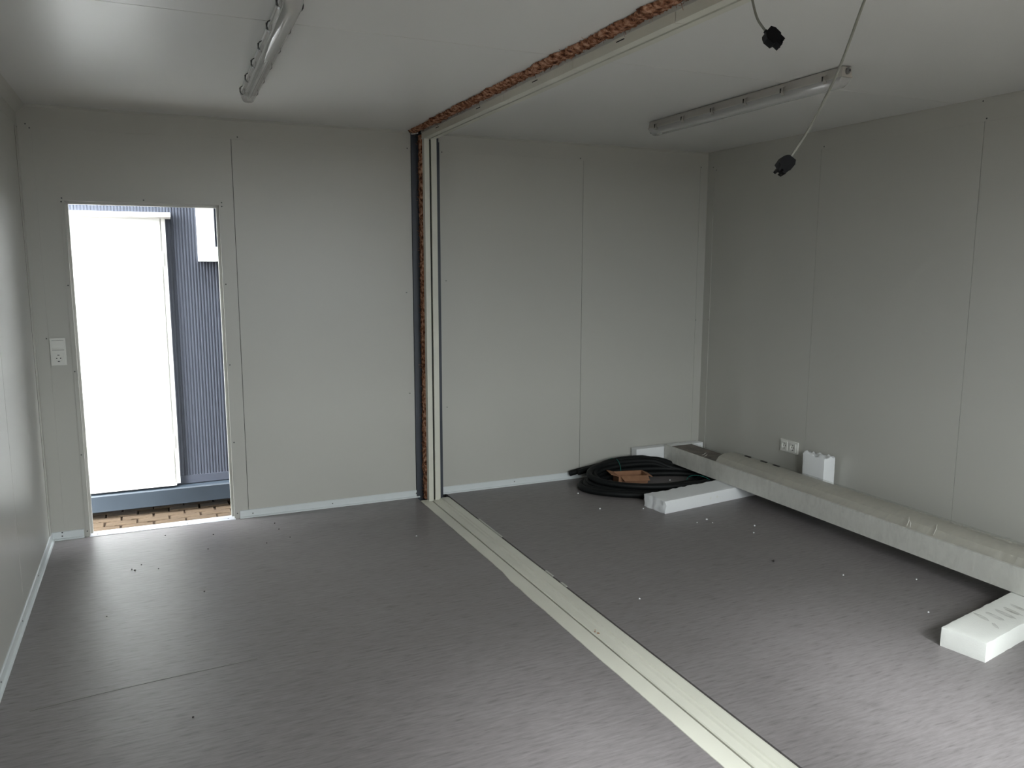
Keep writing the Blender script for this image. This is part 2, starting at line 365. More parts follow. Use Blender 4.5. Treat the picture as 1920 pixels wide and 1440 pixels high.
# ------------------------------------------------------------------ doorway frame and threshold
d = empty('door_1', (0.594, 0, 0)); d['kind'] = 'structure'; d['label'] = 'open doorway with cream frame and metal threshold'
a0_, a1_, az = 0.197, 0.993, 1.905
MB().box(0.176, a0_, -0.006, 0.0, 0, 1.934).build('frame_strip', 'frame', d)
MB().box(a1_, 1.019, -0.006, 0.0, 0, 1.934).build('frame_strip', 'frame', d)
MB().box(a0_, a1_, -0.006, 0.0, az, 1.934).build('frame_strip', 'frame', d)
MB().box(a0_-0.004, a0_, -0.008, 0.030, 0, az).build('door_reveal', 'frame', d)
MB().box(a1_, a1_+0.004, -0.008, 0.030, 0, az).build('door_reveal', 'frame', d)
MB().box(a0_-0.004, a1_+0.004, -0.008, 0.030, az, az+0.004).build('door_reveal', 'frame', d)
MB().box(a0_-0.004, DX0+0.002, 0.030, 0.070, 0, az).build('door_stop', 'frame', d)
MB().box(DX1-0.002, a1_+0.004, 0.030, 0.070, 0, az).build('door_stop', 'frame', d)
MB().box(DX0, DX1, 0.030, 0.070, DZ-0.002, az).build('door_stop', 'frame', d)
MB().prism([(-0.018, 0.0), (-0.018, 0.0025), (-0.006, 0.007), (0.040, 0.009), (0.060, 0.007), (0.060, -0.03), (0.0, -0.03), (0.0, 0.0)], 0, OX0+0.0005, OX1-0.0005).build('threshold', 'alu', d)
screws(d, 'y', [(0.185, 1.918), (0.182, 1.899), (0.592, 1.920), (1.008, 1.920), (1.008, 1.898), (0.184, 1.446), (1.009, 1.445), (0.183, 0.965), (1.009, 0.962), (0.183, 0.486), (1.010, 0.484), (1.010, 0.034), (0.183, 0.034)], -0.006)
screws(d, 'z', [(0.235, 0.0), (0.48, 0.0), (0.72, 0.0), (0.955, 0.0)], -0.0072)
for o in [c for c in d.children if c.name.startswith('screw')]: o.matrix_parent_inverse = d.matrix_world.inverted()

# ------------------------------------------------------------------ joint between the two modules
# posts at the back wall
tp = empty('trim_1', (2.25, 0, 0)); tp['kind'] = 'structure'; tp['label'] = 'dark steel post and two cream cover strips where the two halves meet'
ZU = 2.342
MB().box(2.167, 2.212, -0.013, 0.04, -0.045, H).build('steel_post', 'navy', tp)
MB().box(2.205, 2.352, 0.0, 0.04, -0.045, H).build('steel_post', 'navy', tp)
MB().box(2.268, 2.352, -0.02, 0.0, -0.045, ZU).build('steel_post', 'navy', tp)
MB().box(2.2105, 2.2425, -0.142, -0.128, 0.003, ZU+0.01).build('cover_strip', 'cream', tp)
MB().box(2.2105, 2.2125, -0.128, -0.10, 0.003, ZU+0.01).build('cover_strip', 'cream', tp)
MB().box(2.2570, 2.2935, -0.135, -0.120, 0.003, ZU+0.01).build('cover_strip', 'cream', tp)
MB().box(2.2425, 2.2575, -0.118, -0.10, 0.0, ZU).build('joint_seal', 'core', tp)
MB().tube([(2.167, -0.015, 2.383), (2.19, -0.02, 2.386), (2.207, -0.03, 2.39)], 0.004, 6).build('foam_bead', 'white', tp)
# header
th = empty('trim_2', (2.25, -3, ZU)); th['kind'] = 'structure'; th['label'] = 'cream cover strips along the ceiling joint'
cuts = [-0.10, -0.684, -1.392, -2.09, -2.789, -3.49, -4.19, -4.89, YF]
for i in range(len(cuts)-1):
    a, b = cuts[i+1]+0.0022, cuts[i]-0.0022
    MB().prism([(2.2085, ZU), (2.2425, ZU), (2.2425, ZU+0.012), (2.211, ZU+0.012), (2.211, 2.378), (2.207, 2.378), (2.207, ZU+0.0035), (2.2045, ZU+0.0035), (2.2045, ZU)], 1, a, b).build('cover_strip', 'cream', th)
MB().prism([(2.203, 2.378), (2.211, 2.378), (2.211, 2.394), (2.198, 2.394), (2.198, 2.391), (2.203, 2.391)], 1, YF, -0.10).build('cover_flange', 'trim', th)
MB().prism([(2.2520, ZU-0.001), (2.2900, ZU+0.002), (2.2990, ZU+0.016), (2.2990, H), (2.2520, H)], 1, YF, -0.10).build('cover_strip', 'cream', th)
MB().box(2.2425, 2.2520, YF, -0.10, ZU+0.016, ZU+0.03).build('joint_seal', 'core', th)
MB().box(2.2115, 2.2135, YF, -0.10, ZU+0.013, 2.378).build('joint_backing', 'core', th)
for y in (-0.407, -1.06, -1.737, -2.451, -3.15):
    MB().box(2.2064, 2.2072, y-0.028, y+0.028, 2.366, 2.370).build('slot', 'hole', th)
# floor strips
tf = empty('trim_3', (2.26, -3, 0)); tf['kind'] = 'structure'; tf['label'] = 'cream cover strips along the floor joint'
MB().box(2.130, 2.40, YF, -0.002, -0.05, -0.045).build('joint_channel', 'core', tf)
ys = [-0.105-0.02*i for i in range(int((-0.105-YF)/0.02)+1)]
lx = []
for y in ys:
    e = 2.163 if y > -1.48 else 2.1515
    if -1.60 < y <= -1.48: e = 2.163-0.0115*(-1.48-y)/0.12
    lx.append(e+0.0022*noise.noise((0, y*9, 1.3))+0.0012*noise.noise((3, y*40, 0)))
mb = MB(); n = len(ys); vs = []; fs = []
for y, x in zip(ys, lx): vs += [(x, y, 0.0002), (x+0.0006, y, 0.0032), (2.2275, y, 0.0045), (2.2315, y, 0.001), (2.2315, y, -0.03)]
for i in range(n-1):
    for k in range(4): fs.append((i*5+k, i*5+k+1, i*5+5+k+1, i*5+5+k))
fs += [(0, 1, 2, 3, 4), tuple((n-1)*5+k for k in (4, 3, 2, 1, 0))]
mb.add(vs, fs).build('cover_strip', 'cream', tf)
MB().prism([(2.2395, -0.03), (2.2395, 0.001), (2.2430, 0.0045), (2.282, 0.0040), (2.288, 0.0105), (2.294, 0.0105), (2.299, 0.0030), (2.308, 0.0025), (2.3125, 0.0070), (2.355, 0.0060), (2.366, 0.0015), (2.3665, -0.03)], 1, YF, -0.105).build('cover_strip', 'cream', tf)
MB().box(2.2315, 2.2395, YF, -0.11, -0.03, -0.012).build('joint_seal', 'core', tf)
# torn bits of sealing tape along the right edge
for y0, y1 in ((-0.62, -0.98), (-1.55, -1.63), (-1.72, -1.78)):
    MB().prism([(2.3695, -0.002), (2.3815, 0.0002), (2.381, 0.0022), (2.3705, 0.0025)], 1, y1, y0).build('tape_shred', 'trim', tf)
mb = MB(); c = Vector((2.262, -2.27, 0.0048))
for k in range(5): mb.disc(c+Vector((random.uniform(-.012, .012), random.uniform(-.022, .022), 0)), 2, random.uniform(.003, .008), 0.0006, 9)
mb.build('rust_spot', 'stain', tf)

# mineral wool squeezed out of the joints
def lumpy(name, path, up_dir, side_dir, hw, hh, seg, label, seed):
    """half-tube of wool along path"""
    root = empty(name, path[0])
    mb = MB(); vs = []; fs = []; K = 9
    p0, p1 = Vector(path[0]), Vector(path[1]); L = (p1-p0)
    for i in range(seg+1):
        t = i/seg; c = p0+L*t
        for k in range(K):
            a = pi*k/(K-1); s = cos(a); h = sin(a)
            q = c+side_dir*(s*hw)+up_dir*(h*hh)
            f = q*26+Vector((seed, 0, 0)); g = q*75
            dsp = 0.30*noise.noise(f)+0.28*noise.noise(g)+0.18*noise.noise(q*160)
            hw_ = hw*(0.72+0.28*min(1, i/seg*14))
            edge = 0.45*noise.noise(Vector((seed+k*0.2, 0, 0))+c*11)
            q = c+side_dir*(s*hw_*(1+edge+dsp*0.6))+up_dir*(h*hh*(1+1.3*dsp))
            vs.append(q)
    for i in range(seg):
        for k in range(K-1): fs.append((i*K+k, i*K+k+1, (i+1)*K+k+1, (i+1)*K+k))
    mb.add(vs, fs).build('wool_body', 'wool', root, smooth=True)
    fb = MB(); rnd = random.Random(seed)
    for j in range(int(L.length*190)):
        t = rnd.random(); a = pi*rnd.random(); c = p0+L*t+side_dir*(cos(a)*hw*1.05)+up_dir*(sin(a)*hh*1.0)
        d1 = Vector((rnd.gauss(0, 1), rnd.gauss(0, 1), rnd.gauss(0, 1))).normalized()*rnd.uniform(.006, .02)
        d2 = d1.orthogonal().normalized()*rnd.uniform(-.006, .006)
        fb.tube([c, c+d1*.5+d2+up_dir*.004, c+d1+up_dir*rnd.uniform(-.002, .006)], rnd.uniform(.0005, .0011), 3, False)
    fo_ = fb.build('loose_fibre', 'wool', root); fo_['kind'] = 'stuff'
    return tag(root, label, 'insulation')
lumpy('mineral_wool_strip', ((2.166, -0.045, 2.3985), (2.166, YF, 2.3985)), Vector((0, 0, -1)), Vector((1, 0, 0)), 0.036, 0.016, 760,
      'rust-brown mineral wool strip bulging along the ceiling joint', 3)
lumpy('mineral_wool_strip', ((2.2135, -0.062, 0.004), (2.2135, -0.062, 2.372)), Vector((-1, 0, 0)), Vector((0, 1, 0)), 0.036, 0.012, 320,
      'upright rust-brown mineral wool strip beside the dark steel post', 8)

# ------------------------------------------------------------------ outdoors: pavement, neighbouring container
gz = -0.20
pv = empty('ground', (0.6, 0.6, gz)); pv['kind'] = 'structure'; pv['label'] = 'sandy brown block paving outside the door'
MB().box(-30, 30, -40, 40, gz-0.3, gz-0.012).build('paved_yard', 'yard', pv)
MB().box(-0.75, 1.85, 0.10, 2.1, gz-0.02, gz-0.009).build('sand_bed', 'ground', pv)
PW, PL = 0.105, 0.205
def paver_outline():
    pts = []; j = 0.010
    xs = [0, 0.28, 0.36, 0.64, 0.72, 1]
    zz = [0, 0, 1, 1, 0, 0]
    for x, zg in zip(xs, zz): pts.append((x*PL, zg*j))
    for x, zg in zip(xs[::-1], zz[::-1]): pts.append((x*PL, PW+zg*j))
    return [(0.004+(x/PL)*(PL-0.010)-PL/2, 0.003+y*0.91-PW/2) for x, y in pts]
pmesh = []
for v in range(3):
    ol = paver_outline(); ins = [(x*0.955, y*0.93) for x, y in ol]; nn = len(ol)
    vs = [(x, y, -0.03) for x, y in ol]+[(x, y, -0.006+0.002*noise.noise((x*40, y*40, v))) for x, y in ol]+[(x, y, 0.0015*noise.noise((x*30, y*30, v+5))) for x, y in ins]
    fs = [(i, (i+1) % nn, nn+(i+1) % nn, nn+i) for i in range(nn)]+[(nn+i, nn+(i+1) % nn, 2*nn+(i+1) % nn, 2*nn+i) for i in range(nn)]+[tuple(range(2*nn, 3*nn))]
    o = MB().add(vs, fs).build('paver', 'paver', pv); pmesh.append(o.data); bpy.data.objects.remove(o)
rnd = random.Random(5)
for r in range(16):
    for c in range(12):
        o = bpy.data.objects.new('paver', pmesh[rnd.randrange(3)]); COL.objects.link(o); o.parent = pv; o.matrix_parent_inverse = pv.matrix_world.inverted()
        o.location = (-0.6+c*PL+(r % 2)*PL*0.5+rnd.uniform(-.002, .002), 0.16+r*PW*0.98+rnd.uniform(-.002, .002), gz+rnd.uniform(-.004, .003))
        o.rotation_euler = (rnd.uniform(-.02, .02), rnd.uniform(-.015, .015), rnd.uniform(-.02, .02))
# dry leaves / grit in the joints
# neighbour
YN = 1.06
nb = empty('site_container', (0.6, YN, gz))
tag(nb, 'anthracite ribbed site container with a white door, seen through the doorway', 'container')
def ribbed(x0, x1, z0, z1, pitch=0.020, dep=0.0035):
    mb = MB(); prof = []; x = x0
    while x < x1-1e-6:
        e = min(x1, x+pitch); prof += [(x, YN), (x+pitch*0.35, YN), (x+pitch*0.5, YN-dep), (x+pitch*0.85, YN-dep)]; x += pitch
    prof.append((x1, YN)); vs = []; fs = []
    for p in prof: vs += [(p[0], p[1], z0), (p[0], p[1], z1)]
    for i in range(len(prof)-1): fs.append((2*i, 2*i+2, 2*i+3, 2*i+1))
    return mb.add(vs, fs)
for a, b in ((-2.30, -1.24), (-1.235, -0.24), (-0.235, 0.758), (0.763, 1.76), (1.765, 2.76), (2.765, 3.76), (3.765, 4.76)):
    ribbed(a, b, 0.045, 2.62).build('ribbed_panel', 'navyout', nb)
MB().box(-5.4, 9.2, YN+0.004, YN+2.3, -0.02, 5.6).build('container_body', 'navyout', nb)  # made taller and longer than the part in view, to darken the alley
MB().box(-5.4, 9.2, YN-0.012, YN+0.004, -0.012, 0.045).build('bottom_flashing', 'navyout', nb)
MB().prism([(0.995, -0.143), (0.995, -0.034), (1.002, -0.026), (1.05, -0.018), (1.10, -0.018), (1.10, -0.143)], 0, -5.45, 9.25).build('base_rail', 'railpaint', nb)
MB().box(-5.45, 9.25, 0.97, YN+2.35, 2.62, 2.80).build('roof_rail', 'railpaint', nb)
for x in (-1.6, 2.4): MB().box(x, x+0.2, 1.10, 1.3, gz, -0.143).build('support_foot', 'railpaint', nb)
dr = MB().box(-0.42, 0.682, YN-0.045, YN-0.005, 0.012, 1.872).build('door', 'white', nb)
MB().box(0.676, 0.694, YN-0.030, YN-0.004, 0.006, 1.872).build('door_rebate', 'whitepl', nb)
MB().box(0.690, 0.716, YN-0.050, YN, 0.004, 1.872).build('door_jamb', 'whitepl', nb)
MB().box(-0.46, -0.428, YN-0.050, YN, 0.004, 1.872).build('door_jamb', 'whitepl', nb)
MB().prism([(YN, 1.916), (YN-0.10, 1.908), (YN-0.10, 1.882), (YN-0.05, 1.872), (YN, 1.872)], 0, -0.48, 0.752).build('drip_ledge', 'white', nb)
MB().prism([(YN, 0.008), (YN-0.055, 0.004), (YN-0.055, -0.008), (YN, -0.008)], 0, -0.44, 0.69).build('door_sill', 'whitepl', nb)
for z in (1.55, 0.265):
    MB().tube([(0.687, YN-0.056, z), (0.687, YN-0.056, z+0.10)], 0.008, 8).build('hinge', 'whitepl', dr)
wn = empty('window', (1.3, YN, 1.6)); wn.parent = nb; wn.matrix_parent_inverse = nb.matrix_world.inverted()
MB().box(0.918, 1.035, YN-0.04, YN, 1.583, 2.55).box(1.035, 1.75, YN-0.04, YN, 1.583, 1.685).box(1.75, 1.86, YN-0.04, YN, 1.583, 2.55).box(1.035, 1.75, YN-0.04, YN, 2.40, 2.55).build('window_frame', 'white', wn)
MB().box(1.035, 1.75, YN-0.015, YN, 1.685, 2.40).build('pane', 'glassdark', wn)
MB().box(1.062, 1.10, YN-0.03, YN-0.01, 1.685, 2.40).build('sash', 'white', wn)

# added dark block, never in view: cuts low sky light from the windows
wo = empty('low_sky_blocker', (2, -24, gz)); wo['kind'] = 'structure'; wo['label'] = 'unseen dark block added behind the viewer to cut off low sky'
MB().box(-40, 40, -30, -22, gz, gz+2.0).build('blocker_body', 'navyout', wo)

# ------------------------------------------------------------------ switches and sockets
def schuko(parent, c, nrm_axis, sgn, w0=0.0105):
    """recessed round socket insert; c centre on the wall, facing sgn*axis"""
    def P(u, v, w):
        return (c[0]+u, c[1]+sgn*w, c[2]+v) if nrm_axis == 1 else (c[0]+sgn*w, c[1]+u, c[2]+v)
    h = 0.029; mb = MB(); R_ = 0.0195; n = 24
    sq = [];
    for k in range(n):
        a = 2*pi*k/n; mx = max(abs(cos(a)), abs(sin(a))); sq.append((cos(a)/mx*h, sin(a)/mx*h))
    rings = [[P(u, v, w0-0.001) for u, v in sq], [P(u, v, w0+0.0055) for u, v in sq], [P(R_*cos(2*pi*k/n), R_*sin(2*pi*k/n), w0+0.0055) for k in range(n)],
             [P(R_*.97*cos(2*pi*k/n), R_*.97*sin(2*pi*k/n), w0+0.0006) for k in range(n)]]
    vs = [v for r in rings for v in r]; fs = [(i*n+k, i*n+(k+1) % n, (i+1)*n+(k+1) % n, (i+1)*n+k) for i in range(3) for k in range(n)]+[tuple(range(3*n, 4*n))]
    ins = mb.add(vs, fs).build('socket_insert', 'whitepl', parent)
    for s in (-1, 1):
        q0, q1 = Vector(P(s*0.0095, 0, w0)), Vector(P(s*0.0095, 0, w0+0.0012))
        MB().tube([q0, q1], 0.0033, 10).build('pin_hole', 'hole', ins)
        a, b = P(-0.005, s*0.0175-0.0022, w0), P(0.005, s*0.0175+0.0022, w0+0.0058)
        MB().box(min(a[0], b[0]), max(a[0], b[0]), min(a[1], b[1]), max(a[1], b[1]), min(a[2], b[2]), max(a[2], b[2])).build('earth_clip', 'screw', ins)
    return ins
sw = empty('switch_and_socket', (0.110, 0, 1.081))
tag(sw, 'white combined light switch and socket plate left of the doorway', 'light switch')
MB().box(0.072, 0.149, -0.0135, -0.0035, 1.005, 1.157).build('plate', 'whitepl', sw, bevel=0.0018)
MB().prism([(-0.0135, 1.092), (-0.0150, 1.092), (-0.0185, 1.104), (-0.0150, 1.142), (-0.0135, 1.142)], 0, 0.083, 0.139).build('rocker', 'whitepl', sw)
MB().box(0.0815, 0.1405, -0.0140, -0.0130, 1.0895, 1.0912).build('rocker_gap', 'screw', sw)
MB().box(0.0815, 0.1405, -0.0140, -0.0130, 1.1428, 1.1440).build('rocker_gap', 'screw', sw)
schuko(sw, (0.1105, -0.003, 1.045), 1, -1)
ds = empty('double_socket', (WX, -0.995, 0.345))
tag(ds, 'white double power socket low on the right wall', 'socket')
MB().box(WX-0.010, WX, -1.078, -0.914, 0.304, 0.386).build('plate', 'whitepl', ds, bevel=0.002)
for y in (-0.957, -1.035): schuko(ds, (WX, y, 0.345), 0, -1, 0.010)

# ------------------------------------------------------------------ ceiling lamps
def lamp(name, loc, rz, L, label, left):
    t = empty(name, loc, rz)
    def B(mb, nm, mt, par=t, **k):
        o = mb.build(nm, mt, None, **k); o.parent = par; return o
    hl = L/2
    # housing tray (local z=0 is the ceiling), tapering upward
    B(MB().prism([(-0.040, -0.004), (0.040, -0.004), (0.052, -0.046), (0.055, -0.050), (-0.055, -0.050), (-0.052, -0.046)], 1, -hl, hl), 'housing', 'lamphouse' if not left else 'lampplate')
    B(MB().prism([(-0.0565, -0.047), (0.0565, -0.047), (0.0565, -0.055), (-0.0565, -0.055)], 1, -hl-0.003, hl+0.003), 'gasket_rim', 'lamphouse')
    B(MB().box(-0.036, 0.036, -hl+0.10, hl-0.10, -0.060, -0.055), 'reflector_plate', 'lampplate')
    # diffuser bowl: open trough with rounded profile and sloped ends
    prof = [(-0.054, -0.055), (-0.051, -0.078), (-0.042, -0.094), (-0.026, -0.101), (0, -0.103), (0.026, -0.101), (0.042, -0.094), (0.051, -0.078), (0.054, -0.055)]
    mb = MB(); rows = [(-hl, 0.0), (-hl+0.012, 0.72), (-hl+0.03, 1.0), (hl-0.03, 1.0), (hl-0.012, 0.72), (hl, 0.0)]
    vs = [(x, y, -0.055+(z+0.055)*(0.05+0.95*s)) for y, s in rows for x, z in prof]; n = len(prof)
    fs = [(i*n+k, i*n+k+1, (i+1)*n+k+1, (i+1)*n+k) for i in range(len(rows)-1) for k in range(n-1)]
    B(mb.add(vs, fs), 'diffuser', 'diff', smooth=True, auto=40)
    tb = B(MB().tube([(0, -hl+0.075, -0.078), (0, hl-0.075, -0.078)], 0.013, 12), 'fluorescent_tube', 'tubew', smooth=True, auto=40)
    for s in (-1, 1): B(MB().box(-0.016, 0.016, s*(hl-0.075)-0.014, s*(hl-0.075)+0.014, -0.098, -0.058), 'lamp_holder', 'whitepl')
    ncl = 6; ys_ = [-hl+0.09+(L-0.18)*i/(ncl-1) for i in range(ncl)]
    for y in ys_:
        for s in (-1, 1):
            pts = [(s*0.048, y, -0.026), (s*0.064, y+0.002, -0.032), (s*0.069, y, -0.052), (s*0.064, y-0.004, -0.068), (s*0.052, y-0.004, -0.073)]
            w = 0.010
            vs = []
            for p in pts: vs += [(p[0], p[1]-w, p[2]), (p[0], p[1]+w, p[2]), (p[0]+s*0.004, p[1]+w, p[2]), (p[0]+s*0.004, p[1]-w, p[2])]
            fs = [(4*i+k, 4*i+(k+1) % 4, 4*i+4+(k+1) % 4, 4*i+4+k) for i in range(len(pts)-1) for k in range(4)]+[(0, 1, 2, 3), tuple(4*(len(pts)-1)+k for k in (3, 2, 1, 0))]
            cl = B(MB().add(vs, fs), 'clip', 'clip' if left else 'cliplight')
            B(MB().box(min(s*0.068, s*0.0738), max(s*0.068, s*0.0738), y+0.004, y+0.0105, -0.058, -0.034), 'clip_slot', 'hole', cl)
    gl = B(MB().tube([(0, -hl, -0.026), (0, -hl-0.010, -0.026), (0, -hl-0.011, -0.026), (0, -hl-0.016, -0.026)], [0.017, 0.017, 0.012, 0.011], 16), 'cable_gland', 'gland')
    B(MB().disc((0, -hl-0.0155, -0.026), 1, 0.006, -0.0012, 12), 'gland_hole', 'hole', gl)
    for y in (-hl*0.62, hl*0.62): B(MB().box(-0.03, 0.03, y-0.02, y+0.02, -0.005, 0.0), 'mount_bracket', 'clip')
    t.scale = (0.56, 1.0, 0.82)
    return tag(t, label, 'ceiling light', 'fluorescent batten lights')
lamp('batten_light', (1.056, -1.725, H), radians(-1.15), 1.55, 'clear tube batten light with dark clips on the ceiling near the doorway', True)
lamp('batten_light', (3.362, -1.672, H), radians(-0.6), 1.48, 'greyish tube batten light on the ceiling over the wrapped beam', False)

# ------------------------------------------------------------------ hanging cables with black plugs
def bez(pts, n=14):
    P = [Vector(p) for p in pts]; out = []
    for i in range(len(P)-1):
        p0 = P[max(i-1, 0)]; p1 = P[i]; p2 = P[i+1]; p3 = P[min(i+2, len(P)-1)]
        for k in range(n):
            t = k/n; out.append(0.5*((2*p1)+(p2-p0)*t+(2*p0-5*p1+4*p2-p3)*t*t+(3*p1-p0-3*p2+p3)*t**3))
    out.append(P[-1]); return out
def plug_cable(label, pts, tip_dir, face, rad):
    root = empty('power_cable', pts[0])
    path = bez(pts); MB().tube(path, rad, 10).build('cable_sheath', 'cable', root, smooth=True)
    e = Vector(pts[-1]); a = Vector(tip_dir).normalized(); s = Vector(face); s = (s-a*s.dot(a)).normalized(); w = a.cross(s)
    # plug outline in the (s, a) plane: stepped body with a two-pronged nose
    ol = [(-0.010, -0.006), (0.014, -0.008), (0.021, 0.004), (0.021, 0.026), (0.017, 0.030), (0.017, 0.046), (0.006, 0.048), (0.006, 0.041), (-0.001, 0.041), (-0.001, 0.052), (-0.009, 0.052), (-0.009, 0.036), (-0.019, 0.033), (-0.021, 0.010), (-0.016, 0.0)]
    def V(u, t, h): return e+s*u+a*t+w*h
    th_ = 0.015; n = len(ol)
    vs = [V(u, t, -th_) for u, t in ol]+[V(u, t, th_) for u, t in ol]
    fs = [tuple(range(n))[::-1], tuple(range(n, 2*n))]+[(i, (i+1) % n, n+(i+1) % n, n+i) for i in range(n)]
    pl = MB().add(vs, fs).build('plug', 'black', root)
    MB().tube([V(0, -0.012, 0), V(0, 0.0, 0)], [0.0055, 0.0085], 10).build('strain_relief', 'black', pl)
    for u in (-0.005, 0.0115):
        MB().tube([V(u, 0.04, 0.0), V(u, 0.0535 if u < 0 else 0.0495, 0.0)], 0.0022, 8).build('contact', 'clip', pl)
    return tag(root, label, 'cable', 'loose cables hanging from the ceiling joint')
CP = Vector((0.5957, -5.0885, 1.5612))
plug_cable('short grey cable with black plug hanging just below the ceiling joint',
    [(2.247, -3.10, 2.37), (2.243, -3.118, 2.325), (2.247, -3.140, 2.266), (2.264, -3.166, 2.222)], (0.55, -0.35, -0.62), (0.75, -0.1, 0.65), 0.0036)
plug_cable('long grey cable curving down to a black plug in front of the right wall',
    [(2.247, -3.62, 2.37), (2.262, -3.56, 2.30), (2.270, -3.505, 2.213), (2.315, -3.385, 2.07), (2.352, -3.255, 1.950), (2.322, -3.212, 1.866)], (-0.62, 0.05, -0.66), (0.62, -0.3, -0.7), 0.0036)

# ------------------------------------------------------------------ foam blocks
def foam(name, loc, rz, size, label, rough_ends=(), mt='eps', seed=0, amp=0.006, group='white foam blocks', ragged_top=0.0):
    lx_, ly_, lz_ = size
    bm = bmesh.new()
    nx, ny, nz = [max(2, int(round(s/0.018))) for s in size]
    # shell of grids
    idx = {}
    def vert(i, j, k):
        key = (i, j, k)
        if key not in idx:
            x, y, z = lx_*i/nx, ly_*j/ny, lz_*k/nz
            q = Vector((x, y, z))*28+Vector((seed*7.1, 0, 0))
            nn = Vector((noise.noise(q), noise.noise(q+Vector((31, 0, 0))), noise.noise(q+Vector((0, 17, 0)))))
            edge = (i in (0, nx))+(j in (0, ny))+(k in (0, nz))
            a = 0.0012+(0.0010 if edge > 1 else 0)
            if 0 in rough_ends and i == 0: a = amp
            if 1 in rough_ends and i == nx: a = amp
            if 2 in rough_ends and i < nx and edge > 1 and j == ny: a = amp*0.7
            p = Vector((x, y, z))+nn*a
            if edge > 1:   # soften the edges a little
                for ax, (ii, nn_) in enumerate(((i, nx), (j, ny), (k, nz))):
                    if ii == 0: p[ax] += 0.0022
                    elif ii == nn_: p[ax] -= 0.0022
            if ragged_top and k == nz:
                p.z += ragged_top*(noise.noise((x*30, y*22, seed))*0.7+noise.noise((x*90, y*80, seed))*0.4)
            if k == 0: p.z = 0
            idx[key] = bm.verts.new(p)
        return idx[key]
    for i in range(nx):
        for j in range(ny):
            for k in (0, nz): bm.faces.new([vert(i, j, k), vert(i+1, j, k), vert(i+1, j+1, k), vert(i, j+1, k)])
    for i in range(nx):
        for k in range(nz):
            for j in (0, ny): bm.faces.new([vert(i, j, k), vert(i+1, j, k), vert(i+1, j, k+1), vert(i, j, k+1)])
    for j in range(ny):
        for k in range(nz):
            for i in (0, nx): bm.faces.new([vert(i, j, k), vert(i, j+1, k), vert(i, j+1, k+1), vert(i, j, k+1)])
    bmesh.ops.recalc_face_normals(bm, faces=bm.faces)
    me = bpy.data.meshes.new(name); bm.to_mesh(me); bm.free()
    for p in me.polygons: p.use_smooth = True
    me.set_sharp_from_angle(angle=radians(38)); me.materials.append(M[mt])
    o = bpy.data.objects.new(name, me); COL.objects.link(o); o.location = loc; o.rotation_euler = (0, 0, rz)
    return tag(o, label, 'foam block', group)
BH = 0.084
b1 = foam('foam_block', (3.492, -1.005, 0), radians(7.5), (0.88, 0.205, BH), 'white foam block with a crumbled end lying under the beam beside the black hose', (0, 2), seed=1, amp=0.010)
b2 = foam('foam_block', (3.535, -3.130, 0), radians(11), (0.86, 0.182, BH), 'smudged white foam block under the near end of the beam', (), 'epsold', seed=2)
b3 = foam('foam_block', (3.862, -0.094, 0), 0, (0.615, 0.078, 0.193), 'tall white foam block standing along the far wall behind the beam end', (), seed=3, amp=0.004)
b4 = foam('foam_block', (4.378, -1.425, 0), 0, (0.094, 0.185, 0.366), 'broken white foam piece standing between the beam and the right wall', (), seed=4, ragged_top=0.034)
# marks on the blocks
def on_block(b, mb, nm, mt):
    o = mb.build(nm, mt, None); o.parent = b; return o
for k, (u, v, l, w, a) in enumerate(((0.235, .150, .075, .010, .35), (0.285, .120, .085, .012, .3), (0.345, .105, .10, .013, .32), (.40, .10, .09, .012, .3), (.19, .075, .05, .007, .75), (0.46, .1, .08, .01, .3))):
    pts = []; nn = 14
    for i in range(nn):
        t = 2*pi*i/nn; r_ = 1+0.35*noise.noise((k*3, cos(t)*2, sin(t)*2))
        x, y = cos(t)*w*r_, sin(t)*l*0.5*r_
        pts.append((u+x*cos(a)+y*sin(a), v-.02+y*cos(a)-x*sin(a)))
    on_block(b2, MB().prism(pts, 2, BH-0.0005, BH+0.0014), 'smudge', 'smudge')
for u in (0.395, 0.455):
    on_block(b1, MB().disc((u, 0.0022, 0.045), 1, 0.011, -0.0028, 14, 0.008), 'dimple', 'epsold')

# ------------------------------------------------------------------ wrapped beam on the foam blocks
BY0, BY1 = -3.75, -0.100
bx0, bx1 = 4.108, 4.362
beam = empty('wrapped_beam', ((bx0+bx1)/2, (BY0+BY1)/2, BH))
tag(beam, 'long steel channel and beige profile wrapped in clear film on foam blocks', 'beam')
z0 = BH+0.003; z1 = z0+0.122
MB().prism([(bx0, z0), (bx1, z0), (bx1, z1-0.02), (bx1-0.004, z1-0.02), (bx1-0.004, z0+0.004), (bx0+0.004, z0+0.004), (bx0+0.004, z1-0.004), (bx0+0.016, z1-0.004), (bx0+0.016, z1), (bx0, z1)], 1, BY0, BY1).build('steel_channel', 'galv', beam)
MB().box(bx0+0.006, bx1-0.006, -0.62, BY1-0.004, z0+0.006, z1-0.018).build('paper_packing', 'channelin', beam)
MB().prism([(bx0+0.030, z0+0.07), (bx0+0.036, z0+0.105), (bx0+0.066, z0+0.146), (bx0+0.110, z0+0.163), (bx0+0.180, z0+0.165), (bx0+0.232, z0+0.150), (bx0+0.246, z0+0.115), (bx0+0.246, z0+0.01), (bx0+0.030, z0+0.01)], 1, BY0, -0.66).build('inner_profile', 'profile', beam, smooth=True, auto=25)
for y in (-0.80, -0.96, -1.08):
    MB().box(bx0+0.19, bx0+0.205, y-0.035, y+0.02, z0+0.1625, z0+0.167).build('profile_slot', 'hole', beam)
MB().box(bx0+0.05, bx0+0.12, -0.30, BY1-0.01, z0-0.010, z0).build('bottom_lip', 'galv', beam)
